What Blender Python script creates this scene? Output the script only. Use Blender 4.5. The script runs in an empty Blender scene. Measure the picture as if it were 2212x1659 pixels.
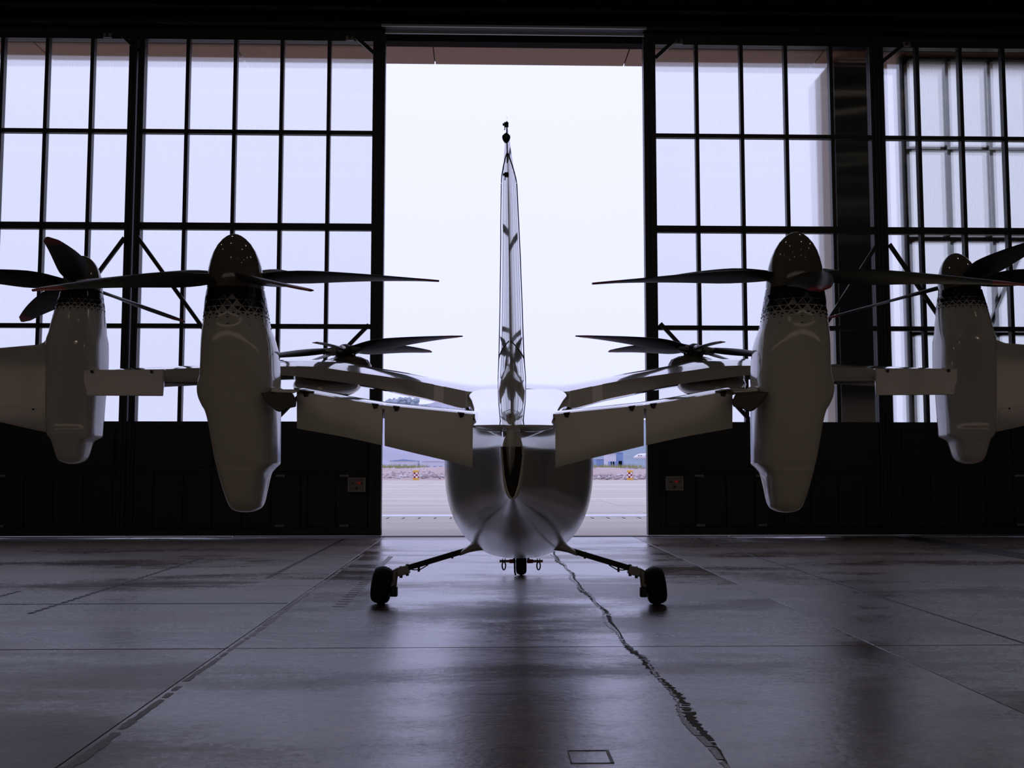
import bpy, math, random
from mathutils import Vector, Matrix
random.seed(7)
S = bpy.context.scene
COL = S.collection
R = math.radians

# ------------------------------------------------------------------ camera
H, FPX = 1.35, 2300.0
PSI, TH = math.atan(64/FPX), math.atan(182.5/FPX)
cam_d = bpy.data.cameras.new('camera')
cam_d.sensor_width = 36.0
cam_d.lens = 36.0*FPX/2212
cam_d.clip_end = 4000
cam = bpy.data.objects.new('camera', cam_d); COL.objects.link(cam)
cam.location = (0, 0, H)
cam.rotation_euler = (R(90)+TH, 0, -PSI)
S.camera = cam
FW = Vector((math.sin(PSI)*math.cos(TH), math.cos(PSI)*math.cos(TH), math.sin(TH)))
RT = Vector((math.cos(PSI), -math.sin(PSI), 0))
UP = RT.cross(FW)

# ------------------------------------------------------------------ sky (overcast)
w = bpy.data.worlds.new('overcast_sky'); S.world = w; w.use_nodes = True
nt = w.node_tree; nt.nodes.clear()
out = nt.nodes.new('ShaderNodeOutputWorld'); bg = nt.nodes.new('ShaderNodeBackground')
tc = nt.nodes.new('ShaderNodeTexCoord'); sx = nt.nodes.new('ShaderNodeSeparateXYZ')
rp = nt.nodes.new('ShaderNodeValToRGB')
rp.color_ramp.elements[0].position = 0.0; rp.color_ramp.elements[0].color = (.83, .865, 1.30, 1)
rp.color_ramp.elements[1].position = .42; rp.color_ramp.elements[1].color = (.93, .95, 1.42, 1)
nt.links.new(tc.outputs['Generated'], sx.inputs[0]); nt.links.new(sx.outputs['Z'], rp.inputs[0])
nt.links.new(rp.outputs[0], bg.inputs[0]); bg.inputs[1].default_value = 1.0
nt.links.new(bg.outputs[0], out.inputs[0])

S.view_settings.view_transform = 'Standard'; S.view_settings.look = 'None'
S.view_settings.gamma = 1.0; S.view_settings.use_curve_mapping = False
S.view_settings.exposure = 0.0
LAMP_GLOW = 40.0

# ------------------------------------------------------------------ geometry of the place
def ray(px, py):
    return FW + RT*((px-1106)/FPX) + UP*((829.5-py)/FPX)
def WP(px, py, Y):                       # point of the hall seen at a pixel, at hall depth Y
    d = ray(px, py); return Vector((0, 0, H)) + d*(Y/d.y)
AX, AY, AA = .366, 10.8, math.atan(.0425)   # aircraft: main gear on the floor, heading
CA, SA = math.cos(AA), math.sin(AA)
def L(px, py, ly):                       # the same in the aircraft's own axes (x right, y forward)
    d = ray(px, py)
    # local y = (X-AX)*SA + (Y-AY)*CA
    t = (ly + AX*SA + AY*CA)/(d.x*SA + d.y*CA)
    p = Vector((0, 0, H)) + d*t
    return Vector(((p.x-AX)*CA - (p.y-AY)*SA, ly, p.z))

# ------------------------------------------------------------------ helpers
class MB:
    def __init__(s): s.v = []; s.f = []; s.m = []; s.mi = 0
    def add(s, vs, fs, flip=False):
        b = len(s.v); s.v += [tuple(p) for p in vs]
        for f in fs:
            f = [b+i for i in f]
            s.f.append(f[::-1] if flip else f); s.m.append(s.mi)
        return s
    def box(s, x0, x1, y0, y1, z0, z1):
        v = [(x, y, z) for z in (z0, z1) for y in (y0, y1) for x in (x0, x1)]
        return s.add(v, [(0, 2, 3, 1), (4, 5, 7, 6), (0, 1, 5, 4), (2, 6, 7, 3), (0, 4, 6, 2), (1, 3, 7, 5)])
    def bar(s, a, b, wx, wy, ref=(0, 1, 0)):    # rectangular bar a->b
        a, b = Vector(a), Vector(b); d = (b-a).normalized(); r = Vector(ref)
        if abs(d.dot(r)) > .95: r = Vector((1, 0, 0))
        u = d.cross(r).normalized(); v = d.cross(u).normalized()
        q = [(-1, -1), (1, -1), (1, 1), (-1, 1)]
        vs = [a+u*(i*wx/2)+v*(j*wy/2) for i, j in q] + [b+u*(i*wx/2)+v*(j*wy/2) for i, j in q]
        return s.add(vs, [(3, 2, 1, 0), (4, 5, 6, 7), (0, 1, 5, 4), (1, 2, 6, 5), (2, 3, 7, 6), (3, 0, 4, 7)])
    def loft(s, rings, cap0=True, cap1=True, flip=False):
        n = len(rings[0]); vs = [p for r in rings for p in r]; fs = []
        for i in range(len(rings)-1):
            for j in range(n):
                k = (j+1) % n
                fs.append((i*n+j, i*n+k, (i+1)*n+k, (i+1)*n+j))
        if cap0: fs.append(tuple(range(n))[::-1])
        if cap1: fs.append(tuple((len(rings)-1)*n+j for j in range(n)))
        return s.add(vs, fs, flip)
    def tube(s, pts, r, n=10):
        pts = [Vector(p) for p in pts]; rr = r if isinstance(r, (list, tuple)) else [r]*len(pts)
        rings = []; u = None
        for i, p in enumerate(pts):
            d = (pts[min(i+1, len(pts)-1)]-pts[max(i-1, 0)]).normalized()
            if u is None: u = d.orthogonal().normalized()
            u = (u-d*u.dot(d)).normalized(); v = d.cross(u)
            rings.append([p+(u*math.cos(2*math.pi*k/n)+v*math.sin(2*math.pi*k/n))*rr[i] for k in range(n)])
        return s.loft(rings)
    def lathe(s, prof, n=32, M=None):       # prof [(r, z)], axis z
        M = M or Matrix()
        rings = [[M @ Vector((max(r, 1e-4)*math.cos(2*math.pi*k/n), max(r, 1e-4)*math.sin(2*math.pi*k/n), z)) for k in range(n)] for r, z in prof]
        return s.loft(rings)
    def plate(s, front, back):              # two outlines of the same count
        n = len(front)
        fs = [tuple(range(n)), tuple(range(2*n-1, n-1, -1))] + [(i, n+i, n+(i+1) % n, (i+1) % n) for i in range(n)]
        return s.add(list(front)+list(back), fs)
    def build(s, name, mat, parent=None, smooth=35, bevel=0):
        me = bpy.data.meshes.new(name); me.from_pydata(s.v, [], s.f)
        mats = mat if isinstance(mat, (list, tuple)) else [mat]
        for m in mats: me.materials.append(m)
        if len(mats) > 1: me.polygons.foreach_set('material_index', s.m)
        me.update()
        import bmesh
        bm = bmesh.new(); bm.from_mesh(me); bmesh.ops.recalc_face_normals(bm, faces=bm.faces)
        bm.to_mesh(me); bm.free()
        if smooth:
            me.polygons.foreach_set('use_smooth', [True]*len(me.polygons))
            me.set_sharp_from_angle(angle=R(smooth))
        o = bpy.data.objects.new(name, me); COL.objects.link(o)
        if parent: o.parent = parent
        if bevel:
            b = o.modifiers.new('bevel', 'BEVEL'); b.width = bevel; b.segments = 2; b.limit_method = 'ANGLE'
        return o
    def mirror(s):
        m = MB(); m.v = [(-x, y, z) for x, y, z in s.v]; m.f = [f[::-1] for f in s.f]; m.m = list(s.m); return m
def tag(o, label=None, cat=None, group=None, kind=None):
    if label: o['label'] = label
    if cat: o['category'] = cat
    if group: o['group'] = group
    if kind: o['kind'] = kind
    return o
def empty(name, loc=(0, 0, 0), rz=0, parent=None):
    o = bpy.data.objects.new(name, None); COL.objects.link(o); o.location = loc; o.rotation_euler = (0, 0, rz)
    o.empty_display_size = .2
    if parent: o.parent = parent
    return o
def link_copy(o, parent=None):
    c = o.copy(); COL.objects.link(c)
    if parent: c.parent = parent
    return c
def copy_tree(o, parent=None):
    c = link_copy(o, parent)
    for ch in o.children: copy_tree(ch, c)
    return c
def spow(a, e): return math.copysign(abs(a)**e, a)
def sell(cx, cz, hw, hlo, hhi, e, y, n=40):      # superellipse ring in the x-z plane
    r = []
    for k in range(n):
        t = 2*math.pi*k/n
        zz = spow(math.sin(t), 2/e)
        r.append(Vector((cx+hw*spow(math.cos(t), 2/e), y, cz+(hhi if zz > 0 else hlo)*zz)))
    return r
def cat(a, b, c, d, t):
    return .5*((2*b)+(c-a)*t+(2*a-5*b+4*c-d)*t*t+(3*b-a-3*c+d)*t**3)
def smooth_rows(rows, sub):
    o = []
    for i in range(len(rows)-1):
        a, b, c, d = rows[max(i-1, 0)], rows[i], rows[i+1], rows[min(i+2, len(rows)-1)]
        for k in range(sub):
            o.append([cat(a[j], b[j], c[j], d[j], k/sub) for j in range(len(b))])
    o.append(list(rows[-1])); return o
def lerp_tab(tab, x):
    if x <= tab[0][0]: return tab[0][1:]
    for a, b in zip(tab, tab[1:]):
        if x <= b[0]:
            t = (x-a[0])/(b[0]-a[0]); return tuple(p+(q-p)*t for p, q in zip(a[1:], b[1:]))
    return tab[-1][1:]

# ------------------------------------------------------------------ materials
def mat(name, col, rough=.5, metal=0, coat=0, spec=.5, noise=0, nscale=8, bump=0, bscale=40, emit=None, estr=1):
    m = bpy.data.materials.new(name); m.use_nodes = True
    nt = m.node_tree; p = nt.nodes['Principled BSDF']
    p.inputs['Base Color'].default_value = (*col, 1); p.inputs['Roughness'].default_value = rough
    p.inputs['Metallic'].default_value = metal; p.inputs['Coat Weight'].default_value = coat
    p.inputs['Coat Roughness'].default_value = .03
    p.inputs['Specular IOR Level'].default_value = spec
    if noise or bump:
        g = nt.nodes.new('ShaderNodeNewGeometry')
    if noise:
        n = nt.nodes.new('ShaderNodeTexNoise'); n.inputs['Scale'].default_value = nscale; n.inputs['Detail'].default_value = 6
        mx = nt.nodes.new('ShaderNodeMix'); mx.data_type = 'RGBA'
        mx.inputs[6].default_value = (*[c*(1-noise) for c in col], 1); mx.inputs[7].default_value = (*[min(1, c*(1+noise)) for c in col], 1)
        nt.links.new(g.outputs['Position'], n.inputs['Vector']); nt.links.new(n.outputs['Fac'], mx.inputs[0])
        nt.links.new(mx.outputs[2], p.inputs['Base Color'])
    if bump:
        n2 = nt.nodes.new('ShaderNodeTexNoise'); n2.inputs['Scale'].default_value = bscale
        b = nt.nodes.new('ShaderNodeBump'); b.inputs['Strength'].default_value = bump; b.inputs['Distance'].default_value = .01
        nt.links.new(g.outputs['Position'], n2.inputs['Vector']); nt.links.new(n2.outputs['Fac'], b.inputs['Height'])
        nt.links.new(b.outputs[0], p.inputs['Normal'])
    if emit:
        p.inputs['Emission Color'].default_value = (*emit, 1); p.inputs['Emission Strength'].default_value = estr
    return m
M = {}
M['paint'] = mat('white_gloss_paint', (.78, .76, .73), .07)
M['paint2'] = mat('white_gloss_paint_control', (.74, .72, .69), .07)
M['paint3'] = mat('white_coated_paint', (.80, .79, .77), .10, coat=1.0)
M['paint4'] = mat('white_body_paint', (.78, .76, .73), .15)
M['navy'] = mat('dark_navy_gloss_paint', (.012, .013, .022), .12)
M['spin'] = mat('spinner_grey_gloss', (.14, .13, .115), .07)
M['carbon'] = mat('black_carbon', (.012, .012, .013), .38)
M['red'] = mat('red_tip_paint', (.30, .012, .01), .35)
M['rubber'] = mat('tyre_rubber', (.012, .012, .012), .75, bump=.2, bscale=60)
M['metal'] = mat('dull_metal', (.32, .31, .29), .35, metal=.8)
M['alloy'] = mat('pale_alloy', (.45, .43, .40), .4, metal=.3)
M['blackmetal'] = mat('black_metal', (.02, .02, .02), .45)
M['redpart'] = mat('red_anodised', (.35, .05, .03), .4)
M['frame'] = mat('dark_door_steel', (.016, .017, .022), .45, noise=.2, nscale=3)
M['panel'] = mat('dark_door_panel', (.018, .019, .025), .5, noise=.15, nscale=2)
M['steel'] = mat('dark_roof_steel', (.03, .033, .036), .5, noise=.2)
M['rail'] = mat('grey_rail', (.5, .5, .54), .5)
M['tagplate'] = mat('grey_plate', (.30, .30, .31), .5)
M['boxface'] = mat('beige_box_face', (.30, .28, .26), .5)
M['boxframe'] = mat('grey_box_frame', (.42, .42, .43), .5)
M['lampred'] = mat('red_button', (.45, .02, .02), .3, emit=(.6, .02, .03), estr=.10)
M['knob'] = mat('dark_knob', (.015, .012, .012), .4)
M['wall'] = mat('dark_wall_cladding', (.045, .045, .05), .6, noise=.15)
M['ceil'] = mat('dark_roof_sheet', (.02, .021, .023), .7)
M['soffit'] = mat('brown_soffit', (.32, .16, .09), .55, noise=.06, nscale=1.5)
M['pier'] = mat('pier_shadow_side', (.03, .031, .038), .5, noise=.3, nscale=2)
M['beige'] = mat('beige_cladding', (.42, .34, .29), .6, noise=.1)
M['seam_shade'] = mat('dark_seam_and_shade', (.006, .006, .006), .6)
M['hill'] = mat('haze_tinted_hill', (.42, .42, .50), .9, noise=.22, nscale=.03)  # distance haze is mixed into these hill and tree colours
M['hillgreen'] = mat('haze_tinted_green_hill', (.25, .31, .37), .9, noise=.25, nscale=.05)
M['tree'] = mat('haze_tinted_leaves', (.36, .42, .47), .9, noise=.3, nscale=.3)
M['trunk'] = mat('haze_tinted_trunk', (.3, .3, .3), .9)
M['grass'] = mat('dry_grass', (.36, .35, .16), .9, noise=.35, nscale=.7)
M['soil'] = mat('pinkish_soil', (.50, .39, .36), .9, noise=.2, nscale=.6)
M['rock'] = mat('rubble_stone', (.36, .30, .30), .9, noise=.5, nscale=1.2)
M['rock2'] = mat('pale_rubble_stone', (.62, .58, .58), .9, noise=.3, nscale=1)
M['yellow'] = mat('yellow_plastic', (.75, .42, .05), .5)
M['white'] = mat('white_plastic', (.82, .80, .80), .5)
M['maroon'] = mat('dark_red_plastic', (.28, .01, .03), .5)
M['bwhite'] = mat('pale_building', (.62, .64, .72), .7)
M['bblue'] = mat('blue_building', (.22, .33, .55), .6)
M['jet'] = mat('white_jet_paint', (.86, .87, .9), .3)
M['glass_dark'] = mat('dark_glass', (.02, .03, .04), .1)
M['marking'] = mat('white_floor_paint', (.30, .30, .31), .5, noise=.3, nscale=12)
M['lampglow'] = mat('lamp_lens', (.9, .85, .75), .3, emit=(1, .86, .66), estr=LAMP_GLOW)
M['drain'] = mat('dark_drain', (.03, .03, .035), .6)

def concrete():
    m = bpy.data.materials.new('worn_concrete_floor'); m.use_nodes = True
    nt = m.node_tree; p = nt.nodes['Principled BSDF']; N = nt.nodes.new; K = nt.links.new
    g = N('ShaderNodeNewGeometry')
    def noise(scale, det=6, rough=.6, sc=None, off=0):
        n = N('ShaderNodeTexNoise'); n.inputs['Scale'].default_value = scale; n.inputs['Detail'].default_value = det
        n.inputs['Roughness'].default_value = rough
        mp = N('ShaderNodeMapping'); mp.inputs['Scale'].default_value = sc or (1, 1, 1); mp.inputs['Location'].default_value = (off, off*.7, 0)
        K(g.outputs['Position'], mp.inputs[0]); K(mp.outputs[0], n.inputs['Vector']); return n.outputs['Fac']
    def ramp(src, a, b, ca, cb):
        r = N('ShaderNodeValToRGB'); e = r.color_ramp.elements
        e[0].position = a; e[1].position = b; e[0].color = (*ca, 1); e[1].color = (*cb, 1)
        K(src, r.inputs[0]); return r.outputs[0]
    def mul(a, b):
        x = N('ShaderNodeMix'); x.data_type = 'RGBA'; x.blend_type = 'MULTIPLY'; x.inputs[0].default_value = 1
        K(a, x.inputs[6]); K(b, x.inputs[7]); return x.outputs[2]
    def math_(op, a, b, c=None):
        x = N('ShaderNodeMath'); x.operation = op
        for q, v in enumerate((a, b, c)):
            if v is None: continue
            if isinstance(v, (int, float)): x.inputs[q].default_value = v
            else: K(v, x.inputs[q])
        return x.outputs[0]
    n1 = noise(.55, 9, sc=(.8, 1.5, 1)); n2 = noise(4.5, 8, sc=(.8, 1.4, 1), rough=.68); n3 = noise(19, 6, rough=.72)
    col = ramp(n1, .32, .68, FLOOR_DARK, FLOOR_LIGHT)
    col = mul(col, ramp(n2, .34, .68, (.62, .60, .59), (1.2, 1.19, 1.18)))
    col = mul(col, ramp(n3, .30, .70, (.70, .69, .68), (1.25, 1.25, 1.25)))
    K(col, p.inputs['Base Color'])
    # the lane between the two long joints is worn smoother by traffic
    sp = N('ShaderNodeSeparateXYZ'); K(g.outputs['Position'], sp.inputs[0])
    lane = math_('MULTIPLY', math_('GREATER_THAN', sp.outputs[0], -1.93), math_('LESS_THAN', sp.outputs[0], 3.0))
    n4 = noise(.42, 9, sc=(.55, 1.3, 1), rough=.62, off=3.1)
    v = math_('MULTIPLY_ADD', lane, .085, n4)
    v = math_('MULTIPLY_ADD', math_('SUBTRACT', n3, .5), .22, v)
    rr = ramp(v, .48, .64, (FLOOR_R0,)*3, (FLOOR_R1,)*3)
    K(math_('MULTIPLY_ADD', math_('SUBTRACT', n2, .5), .18, rr), p.inputs['Roughness'])
    p.inputs['Specular IOR Level'].default_value = FLOOR_SPEC
    b = N('ShaderNodeBump'); b.inputs['Strength'].default_value = .42; b.inputs['Distance'].default_value = .007
    K(math_('MULTIPLY_ADD', n3, .8, n2), b.inputs['Height']); K(b.outputs[0], p.inputs['Normal'])
    return m
FLOOR_DARK, FLOOR_LIGHT, FLOOR_R0, FLOOR_R1, FLOOR_SPEC = (.145, .101, .069), (.28, .207, .148), .40, .115, .8
M['floor'] = concrete()

def apron_mat():
    m = bpy.data.materials.new('pale_apron_concrete'); m.use_nodes = True
    nt = m.node_tree; p = nt.nodes['Principled BSDF']; N = nt.nodes.new; K = nt.links.new
    g = N('ShaderNodeNewGeometry'); mp = N('ShaderNodeMapping'); mp.inputs['Scale'].default_value = (.05, .5, 1)
    n = N('ShaderNodeTexNoise'); n.inputs['Scale'].default_value = 1; n.inputs['Detail'].default_value = 8
    r = N('ShaderNodeValToRGB'); e = r.color_ramp.elements
    e[0].position = .35; e[0].color = (.50, .445, .36, 1); e[1].position = .65; e[1].color = (.61, .55, .45, 1)
    K(g.outputs['Position'], mp.inputs[0]); K(mp.outputs[0], n.inputs['Vector']); K(n.outputs['Fac'], r.inputs[0])
    K(r.outputs[0], p.inputs['Base Color']); p.inputs['Roughness'].default_value = .7
    return m
M['apron'] = apron_mat()

def pane_mat(name, tint, shine=.05):     # twin-wall polycarbonate: lets the sky through, fine upright ribs
    m = bpy.data.materials.new(name); m.use_nodes = True
    nt = m.node_tree; nt.nodes.clear(); N = nt.nodes.new; K = nt.links.new
    o = N('ShaderNodeOutputMaterial'); t = N('ShaderNodeBsdfTransparent'); gl = N('ShaderNodeBsdfAnisotropic')
    g = N('ShaderNodeNewGeometry'); wv = N('ShaderNodeTexWave'); wv.bands_direction = 'X'
    wv.inputs['Scale'].default_value = 9; wv.inputs['Distortion'].default_value = 0
    K(g.outputs['Position'], wv.inputs['Vector'])
    r = N('ShaderNodeValToRGB'); e = r.color_ramp.elements
    e[0].color = (*[c*.965 for c in tint], 1); e[1].color = (*[min(1, c*1.01) for c in tint], 1); e[1].position = .5
    K(wv.outputs['Fac'], r.inputs[0]); K(r.outputs[0], t.inputs[0])
    rf = N('ShaderNodeBsdfRefraction'); rf.inputs['Roughness'].default_value = .22; rf.inputs['IOR'].default_value = 1.18
    K(r.outputs[0], rf.inputs[0])
    m1 = N('ShaderNodeMixShader'); m1.inputs[0].default_value = .65
    K(t.outputs[0], m1.inputs[1]); K(rf.outputs[0], m1.inputs[2])
    gl.inputs['Roughness'].default_value = .22; gl.inputs['Anisotropy'].default_value = .92
    tg = N('ShaderNodeCombineXYZ'); tg.inputs[2].default_value = 1
    gl.inputs['Rotation'].default_value = 0
    K(tg.outputs[0], gl.inputs['Tangent'])
    m2 = N('ShaderNodeMixShader'); m2.inputs[0].default_value = shine
    K(m1.outputs[0], m2.inputs[1]); K(gl.outputs[0], m2.inputs[2]); K(m2.outputs[0], o.inputs[0])
    return m
M['pane'] = pane_mat('ribbed_polycarbonate', (.945, .952, .925))
M['rear_fill_pane'] = pane_mat('amber_rear_fill_pane', (.80, .70, .53), .02)  # amber tint chosen so the unseen rear window gives warm fill

# ================================================================== THE HALL
DY = 21.3                                  # plane of the big sliding doors
BACK, SIDE, CEIL = -18.0, 30.0, 14.6
# floor of concrete slabs
floor = tag(MB().box(-SIDE, SIDE, BACK, DY+.35, -.30, -.06).build('floor', M['drain'], smooth=0), kind='structure')
XS = [-1.93+4.93*k for k in range(-6, 7)]; YS = [16.8+4.3*k for k in range(-9, 1)] + [21.2]
slab_me = {}
for i, (x0, x1) in enumerate(zip(XS, XS[1:])):
    for j, (y0, y1) in enumerate(zip(YS, YS[1:])):
        key = round(y1-y0, 2)
        if key not in slab_me:
            o = MB().box(.006, 4.924, .006, y1-y0-.006, -.08, 0).build('slab', M['floor'], floor, smooth=0, bevel=.004)
            slab_me[key] = o
        else:
            o = link_copy(slab_me[key], floor)
        o.location = (x0, y0, random.uniform(-.0015, .0015)-.0015)
# black strip let into the floor on the right
# worn repair along the centre slab, saw cuts and paint on the floor
def ragged(name, xc, y0, y1, w0, w1, m, wob, z, seed, step=.022):
    rng = random.Random(seed); b = MB(); y = y0; pl = pr = None; cut = 0
    while y < y1:
        c = xc+wob*math.sin(y*1.7+seed)+wob*.5*math.sin(y*5.1); k = .5+.5*math.sin(y*2.3+seed)*math.sin(y*.9)
        l = (c-rng.uniform(w0, w0+(w1-w0)*k), y, z); r = (c+rng.uniform(w0, w0+(w1-w0)*k), y+rng.uniform(-.3, .3)*step, z)
        if pl and rng.random() > .10: b.add([pl, pr, r, l], [(0, 1, 2, 3)])
        pl, pr = l, r; y += step*rng.uniform(.7, 1.4)
    return tag(b.build(name, m, floor, smooth=0), kind='stuff')
M['patch'] = mat('brown_joint_filler', (.115, .082, .062), .75, noise=.75, nscale=38, bump=1.0, bscale=70)
M['patch2'] = mat('grey_joint_filler', (.19, .16, .135), .5, noise=.5, nscale=25, bump=.6, bscale=60)
M['patch3'] = mat('pale_joint_crumbs', (.26, .22, .19), .35, noise=.5, nscale=30, bump=.8, bscale=70)
ragged('crack_filler', 1.14, 3.4, 19, .006, .055, M['patch'], .022, .0012, 3)
ragged('crack_filler', 1.125, 3.4, 17, -.02, .03, M['patch3'], .03, .0018, 8)
ragged('joint_repair', -1.93+.055, 3.4, 17, .015, .04, M['patch2'], .008, .0012, 5, .05)
def dashes(name, x, y0, y1, step, ln, wd, m):
    d = MB(); y = y0
    while y < y1:
        d.box(x-wd/2, x+wd/2, y, y+ln, -.01, .003); y += step
    return tag(d.build(name, m, floor, smooth=0), kind='stuff')
dashes('saw_cut', -4.22, 10.2, 16.4, .16, .09, .05, M['drain'])
dashes('saw_cut', -2.65, 13.4, 20.6, .15, .08, .06, M['drain'])
dashes('saw_cut', -5.1, 10.5, 12.0, .16, .09, .05, M['drain'])
dashes('saw_cut', -1.40, 10.6, 13.6, .2, .06, .12, M['patch2'])
MB().box(-1.44, -1.37, 14.2, 16.6, -.01, .003).build('painted_line', M['marking'], floor, smooth=0)
MB().box(4.19, 4.21, 3, 21, -.01, .002).build('saw_joint', M['drain'], floor, smooth=0)
MB().box(-7, -1.95, 10.89, 10.91, -.01, .002).build('saw_joint', M['drain'], floor, smooth=0)
cover = MB().box(.41, .61, 5.0, 5.006, -.01, .002).box(.41, .61, 5.22, 5.226, -.01, .002).box(.41, .416, 5.0, 5.22, -.01, .002).box(.595, .61, 5.0, 5.22, -.01, .002); o = cover.build('floor_cover', M['patch2'], floor, smooth=0)
tag(MB().box(8.1, 8.6, -6, 21.05, -.02, .004).build('floor_strip', mat('black_rubber_strip', (.02, .02, .022), .6), floor, smooth=0), 'black strip set in the floor')

# side walls, rear wall with an added unseen window band for warm fill, ceiling
tag(MB().box(-SIDE-.3, -SIDE, BACK, DY+.6, 0, CEIL).build('wall_left', M['wall'], smooth=0), kind='structure')
tag(MB().box(SIDE, SIDE+.3, BACK, DY+.6, 0, CEIL).build('wall_right', M['wall'], smooth=0), kind='structure')
RW0, RW1 = 3.2, 5.2
rear = MB().box(-SIDE, SIDE, BACK-.3, BACK, 0, RW0).box(-SIDE, SIDE, BACK-.3, BACK, RW1, CEIL)
rear.box(-SIDE, -26, BACK-.3, BACK, RW0, RW1).box(26, SIDE, BACK-.3, BACK, RW0, RW1)
tag(rear.build('wall_back', M['wall'], smooth=0), kind='structure')
rw = tag(MB().box(-26, 26, BACK-.2, BACK-.19, RW0, RW1).build('rear_fill_window', M['rear_fill_pane'], smooth=0), kind='structure')
fr = MB()
for k in range(9): fr.box(-26+6.5*k-.06, -26+6.5*k+.06, BACK-.16, BACK-.04, RW0, RW1)
fr.build('fill_window_frame', M['frame'], rw, smooth=0)
tag(MB().box(-SIDE, SIDE, BACK, DY+.6, CEIL, CEIL+.3).build('ceiling', M['ceil'], smooth=0), kind='structure')

# ------------------------------------------------------------------ door leaves
def zat(py, Y=DY, px=1106): return WP(px, py, Y).z
def xat(px, Y=DY, py=600): return WP(px, py, Y).x
Z_TOP, Z_T1, Z_T2, Z_T3, Z_SILL = 10.055, 8.147, 6.205, 4.185, 2.28
def leaf(name, Y, x0, x1, mull, stile0, stile1, braces, panels, upper, tags=()):
    """one sliding leaf: steel frame, ribbed panes, dark lower panels"""
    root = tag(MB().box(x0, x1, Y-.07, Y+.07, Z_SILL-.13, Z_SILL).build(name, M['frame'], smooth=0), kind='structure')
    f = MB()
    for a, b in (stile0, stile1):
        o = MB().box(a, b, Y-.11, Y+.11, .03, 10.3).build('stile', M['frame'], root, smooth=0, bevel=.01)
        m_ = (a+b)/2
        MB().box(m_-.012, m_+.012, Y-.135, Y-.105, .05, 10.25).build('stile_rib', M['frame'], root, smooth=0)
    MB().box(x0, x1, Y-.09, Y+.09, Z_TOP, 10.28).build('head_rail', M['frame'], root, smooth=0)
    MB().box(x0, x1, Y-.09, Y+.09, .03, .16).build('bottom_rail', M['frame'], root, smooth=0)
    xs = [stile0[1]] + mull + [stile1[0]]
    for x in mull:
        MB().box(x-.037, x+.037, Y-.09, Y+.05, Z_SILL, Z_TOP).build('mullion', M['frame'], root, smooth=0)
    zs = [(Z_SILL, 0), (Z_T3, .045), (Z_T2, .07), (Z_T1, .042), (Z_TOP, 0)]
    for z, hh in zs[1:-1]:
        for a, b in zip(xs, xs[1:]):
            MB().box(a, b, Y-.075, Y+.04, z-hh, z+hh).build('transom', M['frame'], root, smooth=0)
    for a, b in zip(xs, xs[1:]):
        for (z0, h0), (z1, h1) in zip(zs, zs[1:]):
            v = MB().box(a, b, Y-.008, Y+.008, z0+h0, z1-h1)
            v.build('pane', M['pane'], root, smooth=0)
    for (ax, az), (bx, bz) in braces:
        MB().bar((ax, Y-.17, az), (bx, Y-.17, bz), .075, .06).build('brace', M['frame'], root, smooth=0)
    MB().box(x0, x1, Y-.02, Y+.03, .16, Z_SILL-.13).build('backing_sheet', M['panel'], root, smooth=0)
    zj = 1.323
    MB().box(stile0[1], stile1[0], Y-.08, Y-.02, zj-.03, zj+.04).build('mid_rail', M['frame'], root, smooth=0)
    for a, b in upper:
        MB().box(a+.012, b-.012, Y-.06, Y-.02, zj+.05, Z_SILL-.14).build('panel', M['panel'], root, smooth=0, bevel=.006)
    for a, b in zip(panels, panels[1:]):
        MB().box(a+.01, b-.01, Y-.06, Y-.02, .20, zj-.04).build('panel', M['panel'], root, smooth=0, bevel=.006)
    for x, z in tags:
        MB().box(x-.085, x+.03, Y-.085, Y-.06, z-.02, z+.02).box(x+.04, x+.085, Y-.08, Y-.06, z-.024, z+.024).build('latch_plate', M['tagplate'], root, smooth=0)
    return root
ze = lambda py: zat(py)
XL = lambda px: xat(px)
# left leaf beside the opening
Zt = [1.21, .235]
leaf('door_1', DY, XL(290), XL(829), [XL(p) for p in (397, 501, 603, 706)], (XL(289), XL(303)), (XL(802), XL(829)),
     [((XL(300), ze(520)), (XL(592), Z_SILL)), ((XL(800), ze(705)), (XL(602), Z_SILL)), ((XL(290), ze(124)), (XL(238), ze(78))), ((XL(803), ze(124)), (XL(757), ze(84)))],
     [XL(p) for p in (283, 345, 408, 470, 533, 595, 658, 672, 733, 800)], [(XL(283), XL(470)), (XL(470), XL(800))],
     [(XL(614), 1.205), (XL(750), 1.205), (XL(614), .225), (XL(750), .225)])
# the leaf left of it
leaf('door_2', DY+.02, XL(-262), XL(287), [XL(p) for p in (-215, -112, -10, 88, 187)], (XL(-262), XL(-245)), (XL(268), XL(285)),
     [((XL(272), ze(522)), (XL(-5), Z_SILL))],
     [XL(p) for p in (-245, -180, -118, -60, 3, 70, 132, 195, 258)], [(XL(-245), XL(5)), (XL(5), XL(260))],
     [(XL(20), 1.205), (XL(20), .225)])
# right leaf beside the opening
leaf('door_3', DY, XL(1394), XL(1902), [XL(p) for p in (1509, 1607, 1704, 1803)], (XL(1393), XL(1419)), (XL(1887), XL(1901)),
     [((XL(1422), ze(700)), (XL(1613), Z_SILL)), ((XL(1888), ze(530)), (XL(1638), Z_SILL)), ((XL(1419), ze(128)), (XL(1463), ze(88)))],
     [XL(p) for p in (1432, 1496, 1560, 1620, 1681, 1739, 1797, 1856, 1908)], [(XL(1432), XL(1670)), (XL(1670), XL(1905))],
     [(XL(1503), 1.205), (XL(1633), 1.205), (XL(1505), .225), (XL(1636), .225)])
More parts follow.
